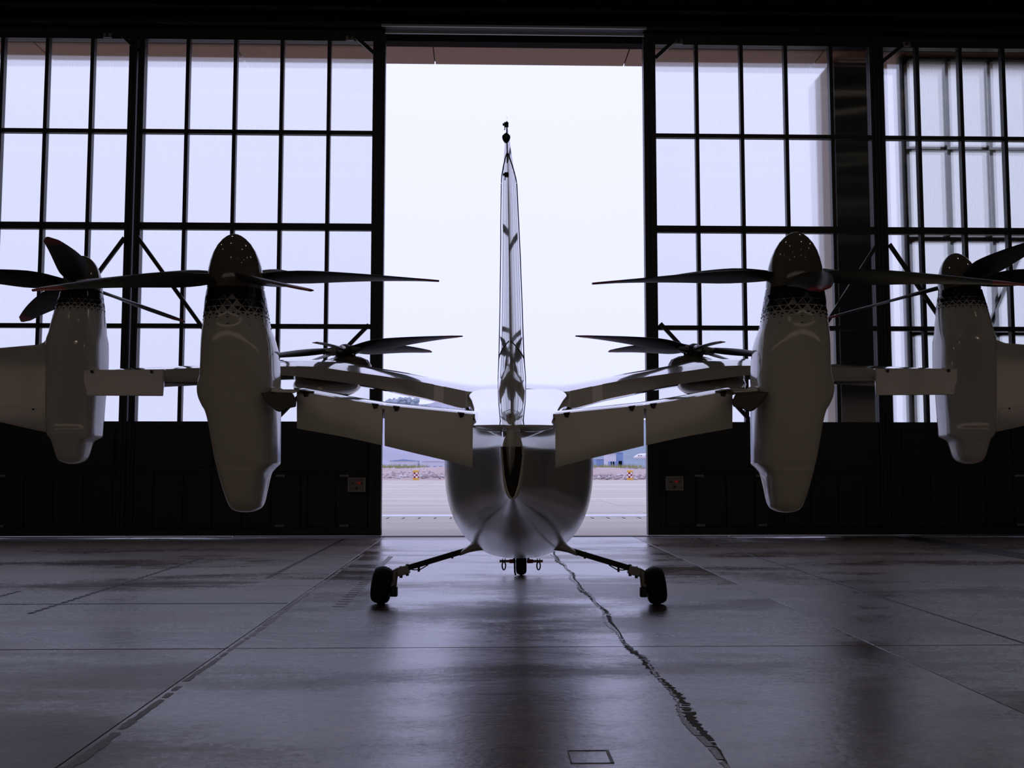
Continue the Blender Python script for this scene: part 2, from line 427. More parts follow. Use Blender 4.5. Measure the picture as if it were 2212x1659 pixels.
# the leaf at the far right, and the one parked behind it
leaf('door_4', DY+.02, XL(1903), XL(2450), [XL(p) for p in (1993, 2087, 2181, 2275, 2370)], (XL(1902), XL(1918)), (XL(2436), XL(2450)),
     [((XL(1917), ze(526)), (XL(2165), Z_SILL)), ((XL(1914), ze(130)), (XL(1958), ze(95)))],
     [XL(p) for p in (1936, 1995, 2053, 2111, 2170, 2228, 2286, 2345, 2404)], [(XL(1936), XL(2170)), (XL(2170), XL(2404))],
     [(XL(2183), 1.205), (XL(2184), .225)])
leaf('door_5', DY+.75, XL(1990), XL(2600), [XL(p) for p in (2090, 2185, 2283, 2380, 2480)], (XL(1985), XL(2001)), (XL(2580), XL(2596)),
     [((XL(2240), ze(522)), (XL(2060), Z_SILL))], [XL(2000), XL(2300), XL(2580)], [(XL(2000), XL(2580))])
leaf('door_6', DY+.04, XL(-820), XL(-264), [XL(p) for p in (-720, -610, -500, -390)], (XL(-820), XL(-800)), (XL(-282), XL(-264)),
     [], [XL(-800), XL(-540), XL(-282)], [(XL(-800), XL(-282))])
tag(MB().box(XL(2452), SIDE, DY-.1, DY+.1, 0, 10.2).build('wall_front_right', M['panel'], smooth=0), kind='structure')
tag(MB().box(-SIDE, XL(-822), DY-.1, DY+.1, 0, 10.2).build('wall_front_left', M['panel'], smooth=0), kind='structure')
# header, rails and floor track
tag(MB().box(-SIDE, SIDE, DY+.15, DY+.45, 10.2, CEIL).box(-SIDE, SIDE, DY-.25, DY+.15, 10.85, CEIL).build('wall_front', M['frame'], smooth=0), kind='structure')
def slope_rail(py0, py1, hh, name, x0=824, x1=1396):
    a, b = WP(x0, py0, DY-.3), WP(x1, py1, DY-.3)
    return tag(MB().box(a.x, b.x, DY-.31, DY-.27, a.z-hh, a.z+hh).build(name, M['rail'], smooth=0), kind='structure')
slope_rail(54, 61, .022, 'trim_1'); slope_rail(69.5, 76, .022, 'trim_2', 832, 1391)
tag(MB().box(XL(-800), XL(2600), DY-.28, DY+.1, 10.62, 10.70).box(XL(-800), XL(2600), DY-.28, DY+.1, 10.32, 10.39).build('trim_3', M['steel'], smooth=0), kind='structure')
tag(MB().box(XL(826), XL(1402), DY-.02, DY+.03, -.07, .004).box(XL(826), XL(1402), DY+.12, DY+.2, -.07, .004).build('trim_4', M['drain'], smooth=0), kind='structure')
# small mounting plates of the top braces
for k, (px, py) in enumerate(((232, 76), (756, 82), (1466, 90), (1958, 95))):
    p = WP(px, py, DY-.12)
    t = tag(MB().box(p.x-.085, p.x+.085, DY-.13, DY-.085, p.z-.05, p.z+.04).build('bracket_plate', M['tagplate'], smooth=0, bevel=.006),
        'small grey bracket plate at the head of the %s brace above the doors' % ('leftmost', 'left door edge', 'right door edge', 'rightmost')[k], 'bracket')
    MB().lathe([(.028, 0), (.028, .02), (.02, .025)], 12, Matrix.Translation((p.x, DY-.13, p.z)) @ Matrix.Rotation(R(90), 4, 'X')).build('bolt', M['knob'], t)

# roof trusses crossing above the doors
def truss(Y, z0, z1, x0, x1, step, name, ph=0):
    t = tag(MB().box(x0, x1, Y-.09, Y+.09, z0-.09, z0+.09).build(name, M['steel'], smooth=0), kind='structure')
    MB().box(x0, x1, Y-.09, Y+.09, z1-.09, z1+.09).build('top_chord', M['steel'], t, smooth=0)
    x = x0+ph; s = 1
    while x < x1:
        MB().box(x-.05, x+.05, Y-.05, Y+.05, z0, z1).build('truss_post', M['steel'], t, smooth=0)
        if x+step < x1: MB().bar((x, Y, z0 if s > 0 else z1), (x+step, Y, z1 if s > 0 else z0), .07, .07).build('truss_diagonal', M['steel'], t, smooth=0)
        x += step; s = -s
    return t
for k, Y in enumerate((19.8, 14.5, 9.0, 3.5, -3, -9)):
    truss(Y, 10.75 if k == 0 else 12.2, 12.2 if k == 0 else 13.8, -SIDE, SIDE, 1.6 if k == 0 else 3, 'trim_%d' % (k+5), .55)
for k in range(-8, 9):
    x = 2.5*k+.4
    tag(MB().box(x-.05, x+.05, DY-.3, DY-.22, 10.8, 11.6).box(x-.08, x+.08, DY-.34, DY-.22, 11.2, 11.3).build('trim_%d' % (k+25), M['steel'], smooth=0), kind='structure')
p = WP(1118, 15, 19.5)
tag(MB().lathe([(.10, 0), (.13, .05), (.13, .45), (.09, .5)], 16, Matrix.Translation((p.x, 19.45, 10.6))).build('trim_40', M['steel']), kind='structure')

# high-bay lamps in the roof
def lamp(x, y):
    r = tag(empty('ceiling_lamp', (x, y, 13.0)), 'round high bay lamp hanging from the dark hangar roof', 'lamp', 'high bay lamps in the roof')
    return r
r0 = lamp(-12.97, 10)
MB().lathe([(.05, .42), (.07, .40), (.08, .18), (.25, .04), (.255, 0), (.24, 0), (.225, .03)], 20).build('housing', M['steel'], r0)
MB().lathe([(.22, .012), (.19, -.012), (.0, -.02)], 16).build('lens', M['lampglow'], r0)
MB().tube([(0, 0, .40), (0, 0, 1.6)], .02, 8).build('rod', M['steel'], r0)
for y_ in (10, 3, -4, -11):
    for x_ in (-12.97, -4.25, 6.08, 14.35):
        if (x_, y_) == (-12.97, 10): continue
        c = copy_tree(r0); c.location = (x_, y_, 13.0)

# control boxes on the door panels
def control_box(px, py, label):
    p = WP(px, py, DY-.06); hw, hh = .172, .138
    r = tag(empty('control_box', (p.x, DY-.06, p.z)), label, 'control box', None)
    fr = MB()
    for a in ((-hw, hw, hh-.022, hh), (-hw, hw, -hh, -hh+.022), (-hw, -hw+.022, -hh+.022, hh-.022), (hw-.022, hw, -hh+.022, hh-.022)):
        fr.box(a[0], a[1], -.10, 0, a[2], a[3])
    fr.build('box_frame', M['boxframe'], r, smooth=0)
    MB().box(-hw+.022, hw-.022, -.07, 0, -hh+.022, hh-.022).build('box_face', M['boxface'], r, smooth=0)
    X = Matrix.Rotation(R(90), 4, 'X')
    for x, z, m, rad in ((-.07, .03, 'knob', .014), (.095, .03, 'knob', .013), (.0, -.05, 'knob', .013), (.055, .035, 'lampred', .024), (.02, .03, 'lampred', .014), (-.10, .03, 'tagplate', .012)):
        MB().lathe([(rad, 0), (rad, .02), (rad*.6, .028)], 12, Matrix.Translation((x, -.07, z)) @ X).build('button' if m != 'knob' else 'knob', M[m], r)
    MB().box(-.035, .035, -.075, -.07, -.085, -.07).build('name_plate', M['knob'], r, smooth=0)
control_box(771.5, 1047, 'grey framed control box with red lamps on the dark door panel left of the opening')
control_box(1455.5, 1044, 'grey framed control box with red lamps on the dark door panel right of the opening')

# ================================================================== OUTSIDE
apron = tag(MB().box(-160, 160, DY+.34, 124, -.4, -.06).build('apron', M['apron'], smooth=0), kind='structure')
ay = [DY+.36, 24.2, 26.8, 29.4, 34.4, 39.4, 44.4, 49.4, 54.4, 59.4, 66, 74, 84, 96, 110, 124]
ax = [-30, -15, -10, -5, 0, 5, 10, 15, 30]
for j, (y0, y1) in enumerate(zip(ay, ay[1:])):
    for x0, x1 in zip(ax, ax[1:]):
        MB().box(x0+.01, x1-.01, y0+.012, y1-.012, -.1, random.uniform(-.004, 0)).build('slab', M['apron'], apron, smooth=0)
MB().box(-30, 30, 30.2, 31.4, -.02, .006).build('painted_band', mat('white_apron_paint', (.80, .80, .83), .6), apron, smooth=0)
d = MB()
for k in range(-60, 70): d.box(.43*k-.02, .43*k+.03, 29.0, 29.6, -.02, .006)
tag(d.build('drain_slot', M['drain'], apron, smooth=0), kind='stuff')
for Yl, wd in ((47, .5), (71, .7), (90, .9)):
    MB().box(-30, 30, Yl, Yl+wd, -.02, .006).build('painted_band', M['white'], apron, smooth=0)
# canopy over the doors, outside
can = tag(empty('trim_60'), kind='structure')
sw = 4.45
for k in range(-7, 8):
    x0 = -1.05+sw*k*.93/1
    MB().box(x0+.012, x0+sw*.93-.012, DY+.46, DY+1.42, 10.17, 10.24).build('soffit_panel', M['soffit'], can, smooth=0, bevel=.006)
MB().box(-SIDE, SIDE, DY+.46, DY+1.43, 10.24, 10.5).build('canopy_roof', M['steel'], can, smooth=0)
MB().box(-SIDE, SIDE, DY+.16, DY+.455, 10.17, 10.24).build('canopy_lintel', mat('matt_black_lintel', (.02, .017, .018), 1, spec=.05), can, smooth=0)
# pier outside behind the right-hand panes, front face coloured dark as its shadow side
px0 = WP(1806, 600, DY+1.0).x
tag(MB().box(px0, WP(1922, 600, DY+1.0).x, DY+1.0, DY+1.03, 0, 10.15).build('wall_pier', M['pier'], smooth=0), kind='structure')
tag(MB().box(px0, px0+.2, DY+1.05, DY+2.1, 0, 10.15).build('wall_pier_side', M['beige'], smooth=0), kind='structure')
# soil bank, grass
ground = tag(MB().box(-400, 400, 124, 900, -.5, -.05).build('ground', M['soil'], smooth=0), kind='structure')
def mound(name, y0, y1, h, m, x0, x1, seed, nx=90, ny=8, top=.5, par=None):
    rng = random.Random(seed); b = MB(); vs = []
    ph = [rng.uniform(0, 6) for _ in range(5)]
    for j in range(ny+1):
        t = j/ny
        for i in range(nx+1):
            x = x0+(x1-x0)*i/nx
            prof = math.sin(math.pi*min(1, t*1.0))**.8 if t > 0 else 0
            nz = 1+.35*math.sin(x*.05+ph[0])+.2*math.sin(x*.21+ph[1])+.12*math.sin(x*.6+ph[2]+t*4)
            vs.append((x, y0+(y1-y0)*t+rng.uniform(-.3, .3), -.1+h*prof*nz+rng.uniform(-.05, .05)*h))
    fs = [(j*(nx+1)+i, j*(nx+1)+i+1, (j+1)*(nx+1)+i+1, (j+1)*(nx+1)+i) for j in range(ny) for i in range(nx)]
    b.add(vs, fs); return b.build(name, m, par)
tag(mound('earth_bank', 129.5, 170, 1.1, M['soil'], -70, 80, 3), 'low bank of pinkish soil beyond the apron', None, kind='structure')
# loose rubble on the bank
rk = MB(); rng = random.Random(11)
for k in range(3600):
    left = rng.random() < .7
    x = rng.uniform(-15, -2) if left else rng.uniform(9, 23)
    yy = rng.uniform(131, 158)
    if not left: yy = rng.choice((rng.uniform(130, 134), rng.uniform(146, 152)))
    base = 1.1*math.sin(math.pi*(max(yy-129.5, 0))/40.5)**.8
    z = base*(rng.uniform(.8, 1.25))
    s = rng.choice((.08, .1, .14, .18, .25, .36))*rng.uniform(.7, 1.2); rk.mi = 1 if rng.random() < .22 else 0
    v = [(x+s*a*rng.uniform(.6, 1.2), yy+s*b_*rng.uniform(.6, 1.2), z+s*.7*c*rng.uniform(.6, 1.1)) for a, b_, c in ((1, 0, 0), (0, 1, 0), (-1, 0, 0), (0, -1, 0), (0, 0, 1), (0, 0, -1))]
    rk.add(v, [(0, 1, 4), (1, 2, 4), (2, 3, 4), (3, 0, 4), (1, 0, 5), (2, 1, 5), (3, 2, 5), (0, 3, 5)])
tag(rk.build('rubble', [M['rock'], M['rock2']], smooth=0), 'heap of broken grey and pink stones along the soil bank', 'rubble', kind='stuff')
gr = MB(); rng = random.Random(5)
for k in range(2600):
    x = rng.choice((rng.uniform(-17, -9), rng.uniform(9, 26), rng.uniform(9, 26))); yy = rng.uniform(166, 182); h = rng.uniform(.5, 1.3)
    gr.add([(x-.12, yy, .2), (x+.12, yy, .2), (x+rng.uniform(-.2, .2), yy+rng.uniform(-.1, .1), .9+h), (x, yy+.15, .2)], [(0, 1, 2), (1, 3, 2), (3, 0, 2)])
tag(gr.build('dry_grass', M['grass'], smooth=0), 'strip of dry yellow green grass on top of the soil bank', 'grass', kind='stuff')
# checkered barrels
def barrel(px, py_base, label):
    Y = 128.5; p = WP(px, 1030, Y)
    z0 = .05
    b = MB(); n = 24; rad = .36; rows = [(0, .16), (.16, .40), (.40, .62), (.62, .84), (.84, 1.04)]
    root = tag(empty('checkered_barrel', (p.x, Y, z0)), label, 'barrel')
    for i, (za, zb) in enumerate(rows):
        for k in range(n):
            a0, a1 = 2*math.pi*k/n, 2*math.pi*(k+1)/n
            rr = rad*(1.03 if i in (0, 4) else 1)
            b.mi = 0 if i in (0, 4) else (1 if (k//3+i) % 2 else 2)
            b.add([(rr*math.cos(a0), rr*math.sin(a0), za), (rr*math.cos(a1), rr*math.sin(a1), za), (rr*math.cos(a1), rr*math.sin(a1), zb), (rr*math.cos(a0), rr*math.sin(a0), zb)], [(0, 1, 2, 3)])
    b.build('barrel_body', [M['yellow'], M['white'], M['maroon']], root)
    MB().lathe([(.37, 1.04), (.36, 1.07), (.30, 1.08), (.0, 1.08)], 24).build('barrel_lid', M['yellow'], root)
    MB().lathe([(.0, -.1), (.40, -.1), (.40, .0), (.36, .02)], 24).build('barrel_foot', M['yellow'], root)
barrel(898, 1037, 'red and white checkered barrel with yellow rims left of the aircraft')
barrel(1361, 1036, 'red and white checkered barrel with yellow rims right of the aircraft')
# hills, trees, sheds, a parked jet
def hill(name, pts, Y, dep, m, label):
    fr = [Vector((WP(a, b, Y).x, Y, WP(a, b, Y).z)) for a, b in pts]
    rows = []
    for k in range(7):
        t = k/6
        rows.append([Vector((p.x*(1-.03*t)+0, Y-dep+dep*math.sin(t*math.pi/2) + 4*math.sin(p.x*.05+k), max(-1, p.z*math.sin(t*math.pi/2)**.9))) for p in fr])
    rows.append([Vector((p.x, Y+dep, -1)) for p in fr])
    n = len(fr); b = MB()
    b.add([q for r in rows for q in r], [(j*n+i, j*n+i+1, (j+1)*n+i+1, (j+1)*n+i) for j in range(len(rows)-1) for i in range(n-1)])
    return tag(b.build(name, m), label, None, kind='structure')
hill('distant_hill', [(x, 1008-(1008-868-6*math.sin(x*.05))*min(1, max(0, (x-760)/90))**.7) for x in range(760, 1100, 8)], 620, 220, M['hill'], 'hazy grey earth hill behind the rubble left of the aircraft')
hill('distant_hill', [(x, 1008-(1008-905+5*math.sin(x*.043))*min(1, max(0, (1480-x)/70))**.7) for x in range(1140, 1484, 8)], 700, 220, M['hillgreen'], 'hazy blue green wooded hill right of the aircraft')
def tree(px, top, wpx, Y, label, seed):
    rng = random.Random(seed); c = WP(px, top, Y); wd = wpx*Y/FPX; hgt = wd*.9
    g0 = c.z-hgt*1.9
    r = tag(empty('tree', (c.x, Y, g0)), label, 'tree', 'trees on the hill left of the aircraft')
    b = MB()
    for k in range(22):
        a, e = rng.uniform(0, 6.28), rng.uniform(-.4, 1); q = rng.uniform(.2, 1)
        cx, cy, cz = wd*.38*q*math.cos(a), wd*.38*q*math.sin(a), hgt*(1.45+.36*e*(1-.4*q)); rr = wd*rng.uniform(.10, .19)
        prof = [(0, -rr), (rr*.7, -rr*.7), (rr*rng.uniform(.9, 1.1), 0), (rr*.7, rr*.7), (0, rr)]
        b.lathe(prof, 7, Matrix.Translation((cx, cy, cz)))
    b.build('foliage', M['tree'], r)
    MB().tube([(0, 0, 0), (0, 0, hgt*1.4)], wd*.05, 6).build('trunk', M['trunk'], r)
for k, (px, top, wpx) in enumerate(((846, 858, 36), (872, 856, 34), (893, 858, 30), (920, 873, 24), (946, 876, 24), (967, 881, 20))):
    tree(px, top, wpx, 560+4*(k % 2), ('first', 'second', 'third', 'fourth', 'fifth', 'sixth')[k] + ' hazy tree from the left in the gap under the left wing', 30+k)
def shed(px0, px1, py, Y, dep, m, label, roofm):
    a, b = WP(px0, py, Y), WP(px1, py, Y)
    r = tag(empty('shed', ((a.x+b.x)/2, Y, 0)), label, 'building'); hw = (b.x-a.x)/2
    MB().box(-hw, hw, 0, dep, -.5, a.z).build('wall', m, r, smooth=0)
    MB().add([(-hw*1.05, -.3, a.z), (hw*1.05, -.3, a.z), (hw*1.05, dep, a.z), (-hw*1.05, dep, a.z), (0, -.3, a.z+hw*.12), (0, dep, a.z+hw*.12)], [(0, 1, 4), (2, 3, 5), (0, 4, 5, 3), (1, 2, 5, 4), (0, 3, 2, 1)]).build('roof', roofm, r, smooth=0)
    for k in (-.5, .1, .6):
        MB().box(hw*k-.5, hw*k+.5, -.12, 0, a.z*.25, a.z*.6).build('window', M['bblue'], r, smooth=0)
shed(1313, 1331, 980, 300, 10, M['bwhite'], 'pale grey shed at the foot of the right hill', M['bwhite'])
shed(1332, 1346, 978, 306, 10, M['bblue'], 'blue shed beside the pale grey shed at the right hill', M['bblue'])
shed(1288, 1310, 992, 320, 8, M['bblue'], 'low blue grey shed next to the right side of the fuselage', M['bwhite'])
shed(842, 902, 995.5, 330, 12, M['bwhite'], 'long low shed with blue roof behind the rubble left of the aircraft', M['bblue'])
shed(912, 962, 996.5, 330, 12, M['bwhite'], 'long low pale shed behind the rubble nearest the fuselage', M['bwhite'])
a = WP(1368, 987, 230)
jet = tag(empty('parked_jet', (a.x, 230, 0)), 'white parked jet with its nose pointing left by the right door edge', 'aircraft')
prof = [(0, a.z-.15, .02), (.25, a.z-.05, .20), (.7, a.z+.08, .38), (1.4, a.z+.2, .52), (3, a.z+.2, .58), (9, a.z+.2, .58), (12, a.z+.35, .3), (13.5, a.z+.5, .08)]
MB().loft([[Vector((x, r_*math.cos(2*math.pi*k/16), z+r_*math.sin(2*math.pi*k/16))) for k in range(16)] for x, z, r_ in prof]).build('fuselage', M['jet'], jet)
for x in (1.0, 1.5, 2.6, 3.3, 4.0): MB().box(x, x+.22, -.62, -.5, a.z+.2, a.z+.38).build('window', M['glass_dark'], jet, smooth=0)
MB().plate([(5, -5, a.z-.1), (6.2, -5, a.z-.1), (8, 0, a.z-.2), (4.5, 0, a.z-.2)], [(5, -5, a.z-.04), (6.2, -5, a.z-.04), (8, 0, a.z), (4.5, 0, a.z)]).build('wing', M['jet'], jet, smooth=0)
MB().plate([(11, -.06, a.z+.4), (13.2, -.06, a.z+.5), (14.2, -.03, a.z+2.4), (13.2, -.03, a.z+2.4)], [(11, .06, a.z+.4), (13.2, .06, a.z+.5), (14.2, .03, a.z+2.4), (13.2, .03, a.z+2.4)]).build('tail_fin', M['jet'], jet, smooth=0)
for x, yy in ((5.2, 0), (7.5, -1.2), (7.5, 1.2)):
    MB().tube([(x, yy, a.z-.3), (x, yy, 0)], .08, 8).build('wheel_strut', M['metal'], jet)

# ================================================================== THE AIRCRAFT
air = tag(empty('tiltrotor_aircraft', (AX, AY, 0), -AA), 'white six propeller tiltrotor aircraft seen from behind, standing on the hangar floor', 'aircraft')

# ---- fuselage
fus = [  # ly, zmid, hw, zlo, zhi
 (3.55, 1.0, .02, .98, 1.02), (3.5, 1.0, .12, .90, 1.12), (3.3, 1.02, .30, .75, 1.28), (2.8, 1.10, .55, .55, 1.6), (2.0, 1.25, .72, .43, 1.98),
 (1.2, 1.38, .79, .385, 2.15), (.6, 1.41, .793, .40, 2.15), (0, 1.42, .742, .46, 2.1), (-.6, 1.43, .665, .525, 2.0), (-1.2, 1.44, .57, .60, 1.90),
 (-1.8, 1.44, .465, .69, 1.82), (-2.4, 1.44, .36, .80, 1.76), (-2.9, 1.44, .26, .91, 1.71), (-3.4, 1.43, .17, 1.02, 1.66), (-3.9, 1.42, .10, 1.11, 1.61), (-4.2, 1.42, .066, 1.16, 1.58)]
rows = smooth_rows(fus, 4)
MB().loft([sell(0, r[1], r[2], r[1]-r[3], r[4]-r[1], 2.4, r[0], 56) for r in rows]).build('fuselage', M['paint4'], air, smooth=60)
fuselage = air.children[-1]
# open tail end: rim and a black plate standing for the shaded hollow
rim = [L(a, b, -4.22) for a, b in ((1083, 965), (1085, 990), (1088, 1025), (1094, 1055), (1100, 1072), (1107, 1078), (1113, 1072), (1121, 1047), (1127, 1012), (1130, 985), (1129, 965))]
MB().plate([p+Vector((0, -.005, 0)) for p in rim], [p+Vector((0, .05, 0)) for p in rim]).build('tail_shade_plate', M['seam_shade'], fuselage, smooth=0)
MB().tube([p+Vector((0, -.01, 0)) for p in rim], .006, 8).build('tail_rim', M['paint'], fuselage)
# panel seams on the rear of the body
def on_fuselage(ly, t):
    rr = lerp_tab([(-x[0],)+tuple(x[1:]) for x in fus], -ly); e = 2.4
    zz = spow(math.sin(t), 2/e)
    return Vector((rr[1]*spow(math.cos(t), 2/e), ly, rr[0]+((rr[3]-rr[0]) if zz > 0 else (rr[0]-rr[2]))*zz))
# raised deck from the wing root back to the tail
deck = [(.35, 2.11, .40, .3, .06), (0, 2.12, .50, .3, .07), (-.6, 2.035, .49, .26, .07), (-1.2, 1.95, .43, .22, .07), (-2, 1.85, .37, .18, .06), (-2.8, 1.76, .32, .13, .05), (-3.4, 1.69, .29, .09, .035), (-3.85, 1.638, .272, .05, .018), (-4.02, 1.622, .262, .008, .006)]
MB().loft([sell(0, r[1], r[2], r[3], r[4], 2.6, r[0], 48) for r in smooth_rows(deck, 4)]).build('tail_deck', M['paint3'], air, smooth=50)
# ---- tail fin with rudder
finrows = [ # py, L px, R px, TE px, LE ly
 (1032, 1100.5, 1103, 1102, -4.0), (1015, 1096, 1110, 1102, -3.9), (990, 1090, 1120, 1102, -3.7), (960, 1085, 1127, 1102.5, -3.5), (900, 1081, 1131, 1103, -3.2),
 (850, 1077, 1136, 1103, -2.9), (800, 1076, 1137, 1102, -2.9), (740, 1078, 1133, 1101, -2.95), (640, 1080, 1130, 1100, -3.05), (500, 1082, 1125, 1098, -3.2),
 (440, 1082, 1122, 1097, -3.3), (350, 1083, 1117.5, 1096, -3.42)]
tiprows = [(350, 1083, 1117.5, 1096, -3.42), (330, 1084.5, 1113.5, 1095.8, -3.55), (300, 1087.5, 1107, 1095.4, -3.78), (275, 1090.5, 1101, 1095, -4.0), (258, 1093.6, 1096.4, 1094.8, -4.2), (252, 1094.2, 1095.2, 1094.7, -4.32)]
def fin_ring(r, te=-4.36, front=True, back=True):
    py, l, rr, tpx, le = r
    tp = L(tpx, py, te); z = tp.z; ym = te+.62*(le-te)
    xl, xr = L(l, 1000, ym).x, L(rr, 1000, ym).x; xc = (xl+xr)/2; hw = max((xr-xl)/2, .002)
    def side(t):   # t 0 at TE .. 1 at LE -> half thickness factor
        return math.sin(min(1, t/.62)*math.pi/2)**.85 if t < .62 else math.sqrt(max(0, 1-((t-.62)/.38)**2))
    ts = [.0, .06, .14, .24, .34, .45, .62, .75, .87, .95, 1.0]
    xt = tp.x
    def cx(t): return xt+(xc-xt)*min(1, t/.62)
    a = [(cx(t)-hw*side(t), te+t*(le-te), z) for t in ts]; b = [(cx(t)+hw*side(t), te+t*(le-te), z) for t in ts[1:-1][::-1]]
    return [Vector(p) for p in a+b]
def fin_mesh(rows, sub):
    return MB().loft([fin_ring(r) for r in smooth_rows(rows, sub)])
fin = fin_mesh(finrows[4:], 4).build('tail_fin', M['paint3'], air, smooth=50)
fin_mesh(finrows[:5], 4).build('rudder_base', M['paint3'], fin, smooth=50)
fin_mesh(tiprows, 4).build('fin_tip', M['paint3'], fin, smooth=50)
# dark seams: rudder hinge lines both sides, cap chevron, lower chevron
def fin_line(side, t, py0, py1, rad=.0045, n=20, dt=0):
    pts = []
    allr = sorted(finrows+tiprows[1:])
    for k in range(n+1):
        py = py0+(py1-py0)*k/n
        r = lerp_tab(allr, py); ring = fin_ring((py,)+tuple(r))
        # interpolate along one side
        tt = t+dt*k/n; ts = [.0, .06, .14, .24, .34, .45, .62, .75, .87, .95, 1.0]
        idx = list(range(11)) if side < 0 else [0]+list(range(19, 10, -1))+[10]
        for q in range(10):
            if ts[q] <= tt <= ts[q+1]:
                f = (tt-ts[q])/(ts[q+1]-ts[q]); p = ring[idx[q]].lerp(ring[idx[q+1]], f); break
        pts.append(p+Vector((side*.0005, -.0005, 0)))
    return MB().tube(pts, rad, 6)
for s in (-1, 1):
    fin_line(s, .5, 352, 985).build('rudder_seam', M['seam_shade'], fin)
    fin_line(s, .02, 330, 352, .004, 8, .46).build('cap_seam', M['seam_shade'], fin)
    fin_line(s, .02, 736, 750, .004, 8, .46).build('tab_seam', M['seam_shade'], fin)
fin_line(-1, .0, 262, 352, .004).build('trailing_edge', M['seam_shade'], fin)
b0 = L(1093.5, 298, -4.42)
MB().lathe([(.0, -.034), (.012, -.028), (.022, -.012), (.026, .002), (.024, .014), (.012, .026), (.0, .034)], 20, Matrix.Translation(b0)).build('beacon', M['glass_dark'], fin)
for px, py in ((1091.5, 271), (1092, 379)):
    q = L(px, py, -4.38)
    MB().box(q.x-.006, q.x+.02, q.y-.03, q.y, q.z-.012, q.z+.012).box(q.x-.016, q.x, q.y-.02, q.y-.005, q.z-.004, q.z+.008).tube([q, q+Vector((-.004, -.02, -.035))], .003, 6).build('static_wick', M['blackmetal'], fin, smooth=0)

# ---- V tail: stabiliser, two drooped ruddervators a side, hinge arms
HY = -3.55
hinge_tab = [(640, 842.5, 925), (655, 844.5, 928), (740, 860, 943), (826, 873.5, 962), (900, 880.5, 980), (960, 886.5, 994), (1022, 893, 1011)]
eps_tab = [(640, -.45), (655, -.35), (690, .2), (740, .5), (826, .9), (960, 1.5), (1022, 1.9)]
def stab_side(mir):
    mk = (lambda b: b.mirror()) if mir else (lambda b: b)
    # fixed stabiliser ahead of the hinge
    rings = []
    for px in list(range(640, 1020, 24))+[1026]:
        a, b = lerp_tab(hinge_tab, px)
        h = L(px, a, HY); top = L(px, a-4.5, HY+.28)
        rings.append([Vector(v) for v in ((h.x, HY+.015, h.z-.004), (h.x, HY+.14, (h.z+top.z)/2+.004), (h.x, HY+.28, top.z), (h.x, HY+.5, top.z-.006), (h.x, HY+.62, top.z-.03), (h.x, HY+.65, top.z-.055),
                      (h.x, HY+.6, top.z-.08), (h.x, HY+.4, top.z-.10), (h.x, HY+.2, h.z-.09), (h.x, HY+.06, h.z-.05), (h.x, HY+.015, h.z-.03))])
    st = mk(MB().loft(rings)).build('stabilizer', M['paint3'], air, smooth=40)
    def elevator(p0, p1, name):
        n, c = 14, 6; front, back = [], []
        for i in range(n+1):
            px = p0+(p1-p0)*i/n; a, b = lerp_tab(hinge_tab, px); e = R(lerp_tab(eps_tab, px)[0])
            h, t = L(px, a+2, HY), L(px, b, HY); t.x = h.x+(t.x-h.x)
            for j in range(c+1):
                u = j/c; p = h.lerp(t, u); dz = h.z-p.z
                bul = .010*(1-u)**2
                front.append(Vector((p.x, HY-dz*math.tan(e)-0*bul, p.z)))
                back.append(Vector((p.x, HY-dz*math.tan(e)+.05*(1-u)+.006, p.z+.012*(1-u))))
        b = MB(); w_ = c+1; nf = len(front)
        fs = [(i*w_+j, i*w_+j+1, (i+1)*w_+j+1, (i+1)*w_+j) for i in range(n) for j in range(c)]
        fs += [tuple(nf+q for q in f[::-1]) for f in list(fs)]
        edge = [i*w_ for i in range(n+1)] + [n*w_+j for j in range(1, c+1)] + [i*w_+c for i in range(n-1, -1, -1)] + [j for j in range(c-1, 0, -1)]
        fs += [(edge[k], edge[(k+1) % len(edge)], nf+edge[(k+1) % len(edge)], nf+edge[k]) for k in range(len(edge))]
        b.add(front+back, fs)
        return mk(b).build(name, M['paint2'], air, smooth=30)
    ou = elevator(641, 825.5, 'ruddervator'); inn = elevator(831, 1021, 'ruddervator')
    for px, par in ((661, ou), (811, ou), (857, inn), (997, inn)):
        a, b = lerp_tab(hinge_tab, px); h = L(px, a+1, HY-.012)
        pl = [(h.x-.026, h.z+.004), (h.x+.02, h.z-.002), (h.x+.01, h.z-.03), (h.x-.012, h.z-.034)]
        mk(MB().plate([(x, HY-.02, z) for x, z in pl], [(x, HY+.02, z) for x, z in pl])).build('hinge_arm', M['blackmetal'], par, smooth=0)
    # dark cup-shaped pivot fairing towards the nacelle, with its bright top plate
    cup = [(563, 848), (600, 846), (632, 849), (636, 856), (640.5, 867), (639.5, 879), (628, 881), (616, 885), (608, 889), (603, 890), (596, 887), (588, 880), (575, 868)]
    f1 = [L(a, b, HY-.10) for a, b in cup]; f2 = [L(a, b, HY+.12) for a, b in cup]
    mk(MB().plate(f1, f2)).build('pivot_fairing', mat('dark_grey_fairing', (.10, .10, .105), .4), st, smooth=30, bevel=.008)
    tp = [(585, 846.5), (587, 838), (600, 835.5), (612, 841), (650, 841), (680, 845.5), (668, 846.5), (650, 843.5), (634, 849.5), (600, 848)]
    mk(MB().plate([L(a, b, HY-.105) for a, b in tp], [L(a, b, HY+.25) for a, b in tp])).build('pivot_cover', M['paint'], st, smooth=30, bevel=.006)
stab_side(False); stab_side(True)

